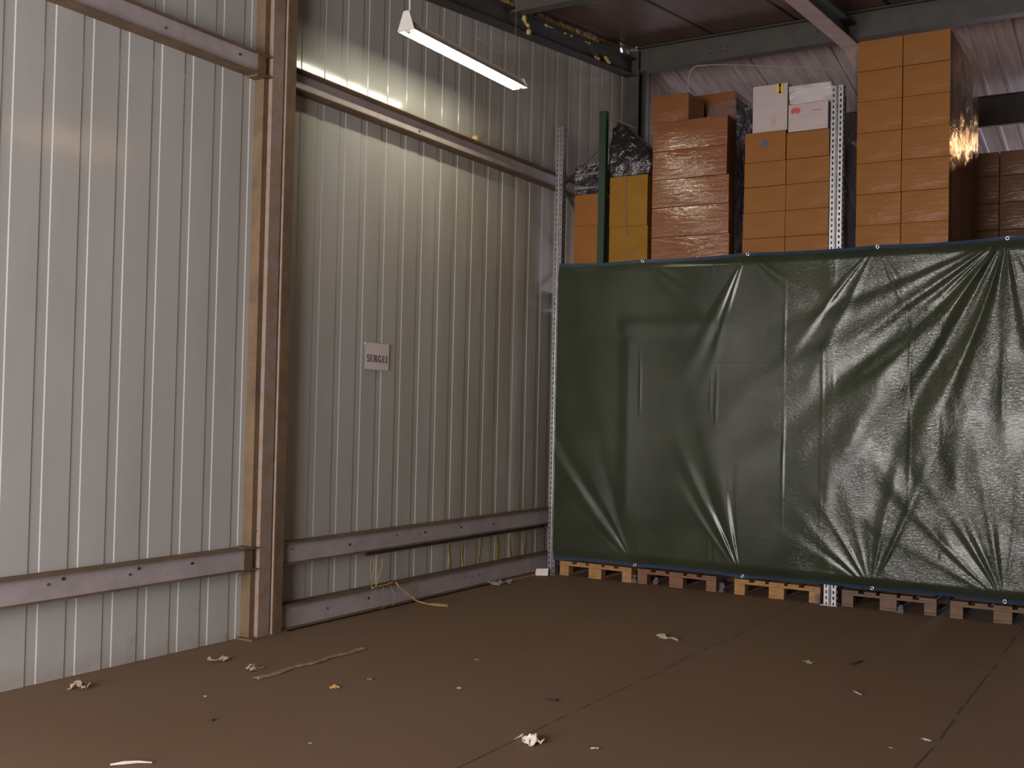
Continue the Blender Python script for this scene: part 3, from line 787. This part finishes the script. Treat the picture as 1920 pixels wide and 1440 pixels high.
# D: middle stack in two columns
zD = [4.225, 3.948, 3.722, 3.487, 3.250, Z0]
for i in range(5):
    for c, (xa, xb) in enumerate(((2.165, 2.560), (2.562, 2.952))):
        zt = zD[i] if not (i == 0 and c == 1) else 4.19
        o = carton(xa+.010*(1-c)-.003*i*(1-c), xb+(0 if i else -.005), .04, .62, zD[i+1], zt-.002, M_cE,
                   ['left', 'right'][c]+' column, %s brown carton below the white boxes' % ['top', 'second', 'third', 'fourth', 'lowest'][i], 'brown cartons under the white boxes', 80+i*2+c)
        if i == 0 and c == 0:
            decal(o, 'round_mark', M_pblue, [[(-.005+.030*math.cos(t*.3927), .165+.034*math.sin(t*.3927)) for t in range(16)]], label='dark blue round printed mark')
        o.name = 'cardboard_box'
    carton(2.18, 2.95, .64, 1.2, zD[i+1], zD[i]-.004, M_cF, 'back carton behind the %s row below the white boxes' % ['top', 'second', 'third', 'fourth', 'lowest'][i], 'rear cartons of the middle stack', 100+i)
w1 = carton(2.235, 2.560, .06, .5, 4.2245, 4.655, M_wht, 'upright white box with yellow and black sticker on the middle stack', 'white boxes on the middle stack', 120, 'white_box')
decal(w1, 'sticker', M_pyel, [rect(.062, .122, .335, .425)], label='yellow sticker with a black bar')
decal(w1, 'sticker_bar', M_ink, [rect(.085, .101, .338, .428), rect(.080, .106, .405, .420), rect(.080, .106, .338, .352)], dy=-.0098)
decal(w1, 'printed_lines', M_pora, [rect(.035, .041, .04, .145), rect(.02, .025, .05, .12), rect(.052, .056, .05, .10)])
w2 = carton(2.578, 2.936, .03, .45, 4.1905, 4.438, M_wht, 'small white box with a red logo, in front on the middle stack', 'white boxes on the middle stack', 121, 'white_box')
shape = [(-.155, .185), (-.150, .200), (-.130, .212), (-.105, .214), (-.085, .210), (-.070, .196), (-.068, .180), (-.082, .160), (-.098, .158), (-.104, .166), (-.122, .168), (-.132, .157), (-.148, .160)]
decal(w2, 'red_logo', M_pred, [shape], label='dull red irregular logo blob')
decal(w2, 'printed_lines', M_pred, [rect(.035, .125, .168, .173)])
w3 = carton(2.590, 2.960, .10, .56, 4.4405, 4.60, M_wht, 'wide white box under milky film, on top of the logo box', 'white boxes on the middle stack', 122, 'white_box')
# E: tall stack
zE = [4.922, 4.655, 4.388, 4.112, 3.846, 3.574, 3.302, Z0]
for i in range(7):
    for c, (xa, xb) in enumerate(((3.183, 3.560), (3.564, 3.948))):
        carton(xa, xb, .05, .64, zE[i+1], zE[i]-.0015, M_cE, '%s row, %s carton of the tallest plain brown stack' % (ORD[i] if i < 6 else 'lowest', ['left', 'right'][c]), 'cartons of the tallest stack', 140+i*2+c)
    carton(3.19, 3.945, .66, 1.25, zE[i+1], zE[i]-.0015, M_cE, 'rear carton behind the %s row of the tallest stack' % (ORD[i] if i < 6 else 'lowest'), 'rear cartons of the tallest stack', 160+i)
# F: dim stack of the next row behind
e2 = empty('pallet_rack', (3.5, 1.65, 0), 'rack level of the next row carrying the dim cartons behind the tallest stack', 'rack')
MB().box(.0, 2.2, .0, .06, 2.78, 2.90).box(0, 2.2, 1.0, 1.06, 2.78, 2.90).build('rack_beam', M_orb, e2)
MB().box(0, 2.2, 0, 1.06, 2.905, 2.93).build('deck_board', M_woodd, e2)
MB().box(-.09, -.005, 0, .07, 0, 4.0).box(2.205, 2.29, 0, .07, 0, 4.0).box(-.09, -.005, 1.0, 1.07, 0, 4.0).box(2.205, 2.29, 1.0, 1.07, 0, 4.0).build('upright', M_galv, e2)
zF = [4.215, 3.98, 3.72, 3.46, 3.20, Z0]
for i in range(5):
    for c, (xa, xb) in enumerate(((3.62, 4.12), (4.125, 4.62), (4.625, 5.1))):
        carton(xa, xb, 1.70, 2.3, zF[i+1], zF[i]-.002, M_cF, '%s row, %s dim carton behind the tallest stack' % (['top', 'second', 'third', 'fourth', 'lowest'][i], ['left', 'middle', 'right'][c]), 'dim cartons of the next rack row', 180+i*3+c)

# ------------------------------------------------------------------ film and wrapped bundles
def crumple(fn, nx, ny, amp, sc, seed, name, mat, label, cat='plastic film', solid=0):
    def f(u, v):
        p = Vector(fn(u, v)); q = p*sc+Vector((seed, 0, 0))
        e1 = min(1, 6*min(u, 1-u))*min(1, 6*min(v, 1-v))*.8+.2
        return p+Vector((mnoise.noise(q), mnoise.noise(q+Vector((7, 3, 1))), mnoise.noise(q+Vector((1, 9, 4)))))*amp*e1
    o = MB().grid(nx, ny, f).build(name, mat, smooth=True, fix=False)
    return tag(o, label, cat)
# film on the right flank of the tallest stack
crumple(lambda u, v: (3.972+.022*math.sin(math.pi*u)+.018*u, .045+1.24*u, Z0+.003+1.975*v), 26, 50, .016, 7, 3, 'stretch_film', M_ftight, 'crumpled shiny stretch film on the right flank of the tallest stack')
crumple(lambda u, v: (3.160, .06+1.2*u, Z0+.003+1.95*v), 20, 40, .010, 7, 5, 'stretch_film', M_film, 'dark glossy stretch film on the left flank of the tallest stack')
crumple(lambda u, v: (2.062+.006*u, .10+1.1*u, Z0+.003+1.66*v), 22, 40, .010, 8, 8, 'stretch_film', M_fdark, 'black wrinkled film between reddish stack and middle stack')
crumple(lambda u, v: (2.580+.378*u, .028+.030*(1-v), 4.448+.155*v), 26, 14, .007, 9, 12, 'stretch_film', M_fwhite, 'milky film stretched over the wide white box')
crumple(lambda u, v: (3.105, .10+1.0*u, Z0+.003+1.5*v), 20, 34, .010, 9, 15, 'stretch_film', M_film, 'wrinkled clear film just right of the middle rack post')
crumple(lambda u, v: (1.62+.43*u, .55-.25*v*0-.5*(1-v)*.3, 4.44+.22*v+.05*math.sin(3*u)), 18, 10, .014, 10, 17, 'stretch_film', M_film, 'loose clear film in front of the darker set-back carton')
# black bundle: layered part on the left, peaked crumpled part on the right
e = empty('wrapped_bundle', (.36, .12, 3.82), 'flat black film-wrapped bundle on the narrow orange cartons', 'bundle')
M_lay = simple('layer_edges', (.22, .19, .20), .35, 0, (.10, .085, .09), 20, .4, .6)
for i, (za, zb, sx, m_) in enumerate([(0, .05, .30, M_fdark), (.052, .085, .31, M_lay), (.088, .19, .30, M_fdark), (.193, .215, .315, M_lay), (.218, .29, .30, M_fdark)]):
    mb = MB(); mb.hull8([(0, 0, za), (sx, 0, za), (sx, .55, za), (0, .55, za), (0, 0, zb), (sx, .02, zb+.035*(i > 1)), (sx, .55, zb+.035*(i > 1)), (0, .55, zb)]); mb.build('layer', m_, e, bevel=.006)
e = empty('wrapped_bundle', (.76, .12, 3.961), 'peaked black film-wrapped bundle with bright glints on the ochre cartons', 'bundle')
def bundle():
    bm = bmesh.new()
    pts = [(-.01, 0, 0), (.44, .02, .0), (.44, .55, .0), (-.01, .55, 0), (-.01, .06, .50), (.03, .10, .58), (.12, .10, .52), (.30, .08, .31), (.43, .05, .24), (-.01, .5, .46), (.12, .5, .46), (.42, .5, .22), (-.01, -.01, .25), (.44, -.005, .14), (.2, -.02, .2)]
    for p_ in pts: bm.verts.new(p_)
    bmesh.ops.convex_hull(bm, input=bm.verts[:])
    bmesh.ops.triangulate(bm, faces=bm.faces[:]); bmesh.ops.subdivide_edges(bm, edges=bm.edges[:], cuts=9, use_grid_fill=True)
    bm.normal_update()
    for v in bm.verts:
        q = v.co*14
        if v.co.z > .004: v.co += v.normal*(.016*mnoise.noise(q)+.012*abs(mnoise.noise(q*2.3)))
    me = bpy.data.meshes.new('film_skin'); bm.to_mesh(me); bm.free(); me.materials.append(M_fdark)
    for p_ in me.polygons: p_.use_smooth = True
    o = bpy.data.objects.new('film_skin', me); COL.objects.link(o); o.parent = e
bundle()

# ------------------------------------------------------------------ paper sign with lettering
sg = empty('paper_sign', (.012, -2.725, 1.940), 'white paper sheet with a name in black capitals, taped to the wall', 'sign')
SWd, SHt = .312, .216
def sf(u, v): return (.0012*math.sin(math.pi*u)+.001*v, SWd*u, SHt*v-.004*u)
MB().grid(12, 10, sf).build('sheet', M_paper, sg, smooth=False, solid=.0006)
MB().box(-.010, .0035, .004, .02, SHt-.02, SHt-.004).box(-.010, .0035, SWd-.02, SWd-.004, SHt-.024, SHt-.008).build('tape', simple('clear_tape', (.6, .55, .5), .3), sg)
def stroke(pts, w):
    out = []
    for (a, b) in zip(pts, pts[1:]):
        dx, dz = b[0]-a[0], b[1]-a[1]; l = math.hypot(dx, dz) or 1e-6; nx, nz = -dz/l, dx/l
        wa = a[2] if len(a) > 2 else w; wb = b[2] if len(b) > 2 else w
        ex, ez = dx/l*.012, dz/l*.012
        out.append([(a[0]-ex+nx*wa/2, a[1]-ez+nz*wa/2), (b[0]+ex+nx*wb/2, b[1]+ez+nz*wb/2), (b[0]+ex-nx*wb/2, b[1]+ez-nz*wb/2), (a[0]-ex-nx*wa/2, a[1]-ez-nz*wa/2)])
    return out
def arc(cx, cz, rx, rz, a0, a1, n, w0, w1):
    return [(cx+rx*math.cos(math.radians(a0+(a1-a0)*i/n)), cz+rz*math.sin(math.radians(a0+(a1-a0)*i/n)), w0+(w1-w0)*math.sin(math.pi*i/n)) for i in range(n+1)]
def glyph(ch):   # unit height letters, bold serif
    T, t = .165, .06
    stem = lambda x: [rect(x, x+T, 0, 1), rect(x-.08, x+T+.08, 0, .06), rect(x-.08, x+T+.08, .94, 1)]
    if ch == 'I': return stem(.1), .40
    if ch == 'E': return stem(.1)+[rect(.2, .72, 0, t), rect(.2, .70, 1-t, 1), rect(.28, .52, .47, .47+t), rect(.66, .72, 0, .27), rect(.64, .70, .75, 1), rect(.48, .53, .38, .62)], .80
    if ch == 'R': return stem(.1)+[rect(.2, .45, 1-t, 1), rect(.2, .45, .47, .47+t)]+stroke(arc(.42, .735, .22, .232, 90, -90, 10, t, T), t)+stroke([(.44, .5, T), (.72, .04, T)], T)+[rect(.62, .88, 0, .06)], .86
    if ch == 'S': return stroke(arc(.36, .74, .22, .215, 35, 250, 12, t, T*.9), t)+stroke([(.285, .58, T*.9), (.45, .42, T*.9)], T)+stroke(arc(.34, .25, .23, .215, 60, -145, 12, t, T*.9), t)+[rect(.50, .56, .72, 1), rect(.12, .18, 0, .28)], .68
    if ch == 'G': return stroke(arc(.45, .5, .33, .46, 40, 320, 20, t, T*1.1), t)+[rect(.60, .78, .06, .42), rect(.50, .86, .40, .46), rect(.70, .76, .70, 1)], .92
    return [], .4
mb = MB(); xcur = .016; H = .055
tot = sum(glyph(c)[1] for c in 'SERGEI'); sx = (SWd-.040)/(tot+.4)
layer = 0
for ch in 'SERGEI':
    polys, adv = glyph(ch)
    for pg in polys:
        layer += 1; n = len(mb.v)
        X = .0040+.00002*(layer % 7)
        mb.v += [(X, xcur+px*sx, .062+pz*H-.004*(xcur/SWd)) for px, pz in pg]; mb.f.append(tuple(range(n, n+len(pg))))
    xcur += (adv+.08)*sx
mb.build('lettering', M_ink, sg, fix=False)

# ------------------------------------------------------------------ litter on the floor
def scrap(name, x, y, sx, sy, h, rz, mat, label, cat, seed, nx=8, ny=6, thick=.0012):
    r = random.Random(seed)
    def f(u, v):
        n1 = mnoise.noise(Vector((u*2.6+seed, v*2.6, seed*.37))); n2 = mnoise.noise(Vector((u*6+seed, v*5, seed*.7)))
        ed = 1+.35*mnoise.noise(Vector((u*3, v*3, seed*1.9)))
        return ((u-.5)*sx*ed+.15*sx*n2, (v-.5)*sy*ed+.2*sy*n1, max(.001, h*(.45+.9*n1+.5*n2)))
    o = MB().grid(nx, ny, f).build(name, mat, None, (x, y, .001), smooth=False, solid=thick); o.rotation_euler = (0, 0, rz)
    return tag(o, label, cat)
scrap('paper_scrap', .28, -5.53, .11, .07, .045, .4, M_scrap, 'crumpled brownish paper scrap by the foot of the leftmost wall panels', 'scrap', 1)
scrap('paper_scrap', .41, -4.60, .12, .06, .035, .9, M_scrap, 'small crumpled scrap between the wall foot and the long plastic strip', 'scrap', 2)
scrap('paper_scrap', .74, -4.63, .07, .10, .030, .2, M_scrap, 'folded scrap touching the near end of the long plastic strip', 'scrap', 3)
scrap('paper_scrap', .18, -.88, .20, .10, .045, 1.2, M_scrap, 'larger crumpled paper lying below the bottom rail near the rack post', 'scrap', 4)
scrap('paper_scrap', 2.886, -4.92, .13, .085, .05, -.5, M_scrapw, 'pale torn paper scrap in the middle foreground', 'scrap', 5)
scrap('plastic_scrap', 2.438, -2.198, .17, .05, .03, -.35, M_scrap, 'curved dull plastic scrap in the middle of the floor', 'scrap', 6)
scrap('paper_scrap', 3.187, -4.82, .035, .022, .008, .3, M_scrapw, 'tiny bright white flake right of the pale torn paper', 'scrap', 7, 3, 3)
scrap('paper_scrap', 4.514, -3.707, .055, .022, .008, -.5, M_scrapw, 'bright white flake at the bottom right beside the floor joint', 'scrap', 8, 4, 3)
scrap('paper_scrap', 3.509, -2.337, .085, .03, .014, -.5, M_scrap, 'dull flat flake in front of the middle rack foot', 'scrap', 9, 5, 3)
scrap('wood_chip', 1.433, -4.684, .055, .035, .012, -.2, M_chip, 'bright yellow wood chip below the long plastic strip', 'chip', 10, 4, 3, .004)
scrap('wood_chip', 1.471, -4.408, .03, .04, .02, .6, simple('orange_chip', (.42, .17, .06), .8), 'small orange chip right of the yellow wood chip', 'chip', 11, 3, 3, .004)
scrap('dark_clod', 2.589, -4.173, .06, .03, .012, .1, M_dk, 'small dark clod left of the floor joint', 'clod', 12, 5, 4, .004)
scrap('dark_clod', 1.35, -5.55, .03, .02, .012, .1, M_dk, 'tiny dark clod in the left foreground', 'clod', 13, 4, 3, .004)
scrap('paper_scrap', .972, -5.239, .022, .018, .006, .1, M_scrapw, 'tiny pale speck in the left foreground near the wall', 'scrap', 14, 3, 2)
scrap('paper_scrap', 2.02, -4.269, .035, .025, .010, .5, M_scrap, 'tiny pale flake left of the small dark clod', 'scrap', 15, 3, 3)
scrap('paper_scrap', 1.706, -3.588, .03, .02, .008, .5, M_scrap, 'tiny grey flake in the empty floor centre', 'scrap', 16, 3, 3)
scrap('paper_scrap', 2.02, -5.55, .018, .016, .006, .5, M_scrapw, 'white crumb near the bottom edge left of centre', 'scrap', 17, 3, 2)
scrap('paper_scrap', 4.389, -3.957, .018, .016, .006, .5, M_scrapw, 'white crumb close to the bottom right flake', 'scrap', 18, 3, 2)
# twigs
mb = MB(); mb.tube([(3.76, -2.24, .008), (3.79, -2.18, .014), (3.80, -2.07, .007)], [.004, .007, .003], 6); tag(mb.build('dark_twig', M_dk), 'short dark twig on the floor in front of the tarp', 'twig')
mb = MB(); mb.tube([(3.95, -2.93, .006), (3.98, -2.98, .012), (4.02, -3.0, .006)], [.003, .006, .003], 6); tag(mb.build('dark_twig', M_scrap), 'small curled splinter behind the bottom right flake', 'twig')
mb = MB(); mb.tube([(1.522, -6.315, .008), (1.56, -6.27, .012), (1.60, -6.225, .012), (1.645, -6.185, .007)], [.004, .008, .006, .003], 6); tag(mb.build('wood_splinter', M_scrapw), 'long pale splinter cut by the bottom edge of the picture', 'splinter')
# long translucent strip
SP = [(.915, -4.80), (.93, -4.62), (.895, -4.45), (.925, -4.28), (.90, -4.08), (.915, -3.90), (.90, -3.74)]
def spf(u, v):
    t = v*(len(SP)-1); i = min(int(t), len(SP)-2); f = t-i
    x = SP[i][0]+(SP[i+1][0]-SP[i][0])*f; y = SP[i][1]+(SP[i+1][1]-SP[i][1])*f
    return (x+(u-.5)*.055, y, .004+.010*abs(mnoise.noise(Vector((u*3, v*9, 2))))+.006*math.sin(math.pi*u))
o = MB().grid(6, 60, spf).build('plastic_strip', mat_film('strip_plastic', (.44, .34, .22), .7, .3, .5, 20), smooth=True, solid=.001); tag(o, 'long translucent plastic strip lying on the floor beyond the column', 'plastic strip')
# folded white card at the rack foot
e = empty('folded_card', (.205, -.10, 0), 'small folded white card tent at the foot of the first rack post', 'card', rz=.5)
MB().hull8([(-.075, -.035, .001), (.055, -.035, .001), (.055, -.033, .001), (-.075, -.033, .001), (-.06, .0, .062), (.06, .0, .068), (.06, .002, .068), (-.06, .002, .062)]).build('front_flap', M_card1, e)
MB().hull8([(-.07, .045, .001), (.05, .045, .001), (.05, .047, .001), (-.07, .047, .001), (-.06, .003, .061), (.06, .003, .067), (.06, .005, .067), (-.06, .005, .061)]).build('back_flap', M_card1, e)
scrap('paper_scrap', .08, -.10, .05, .04, .03, .2, M_card1, 'tiny white paper curl left of the folded card', 'scrap', 31, 5, 4)
# flat stick along the wall foot left of the card
MB().box(.14, .165, -.62, -.16, .001, .016).build('wooden_stick', M_scrap); tag(bpy.data.objects['wooden_stick'], 'thin stick lying against the bottom rail left of the rack post', 'stick')
# tangled yellow twine over the bottom rail
mb = MB(); r = random.Random(5)
def strand(P, rad, jit=.012):
    q = []
    for (a, b) in zip(P, P[1:]):
        for k in range(5):
            t = k/5; q.append(tuple(a[i]+(b[i]-a[i])*t+r.uniform(-jit, jit)*(.6 if i == 2 else 1)*.5 for i in range(3)))
    q.append(P[-1]); mb.tube(q, rad, 5)
strand([(.13, -2.73, .44), (.13, -2.735, .35), (.135, -2.72, .20)], .004)
strand([(.13, -2.70, .43), (.135, -2.70, .30), (.14, -2.66, .20)], .004)
strand([(.13, -2.58, .43), (.135, -2.60, .33), (.14, -2.68, .20)], .0045)
strand([(.14, -2.72, .199), (.145, -2.60, .203), (.15, -2.44, .215)], .008)
strand([(.15, -2.44, .215), (.17, -2.38, .15), (.20, -2.30, .09), (.23, -2.22, .03), (.30, -2.17, .008), (.46, -2.12, .006)], .007)
strand([(.15, -2.44, .212), (.16, -2.33, .13), (.19, -2.24, .06), (.24, -2.16, .012), (.42, -2.05, .006)], .004)
strand([(.15, -2.60, .20), (.17, -2.62, .12), (.16, -2.55, .06), (.17, -2.63, .02)], .002)
strand([(.15, -2.50, .20), (.17, -2.47, .10), (.18, -2.50, .03)], .002)
strand([(.15, -2.43, .22), (.14, -2.42, .30)], .002)
strand([(.15, -2.68, .20), (.16, -2.75, .13), (.155, -2.72, .06)], .0018)
o = mb.build('tangled_twine', M_twine, smooth=True); tag(o, 'tangle of yellow twine hanging over the bottom rail onto the floor', 'twine')
bpy.context.view_layer.update()
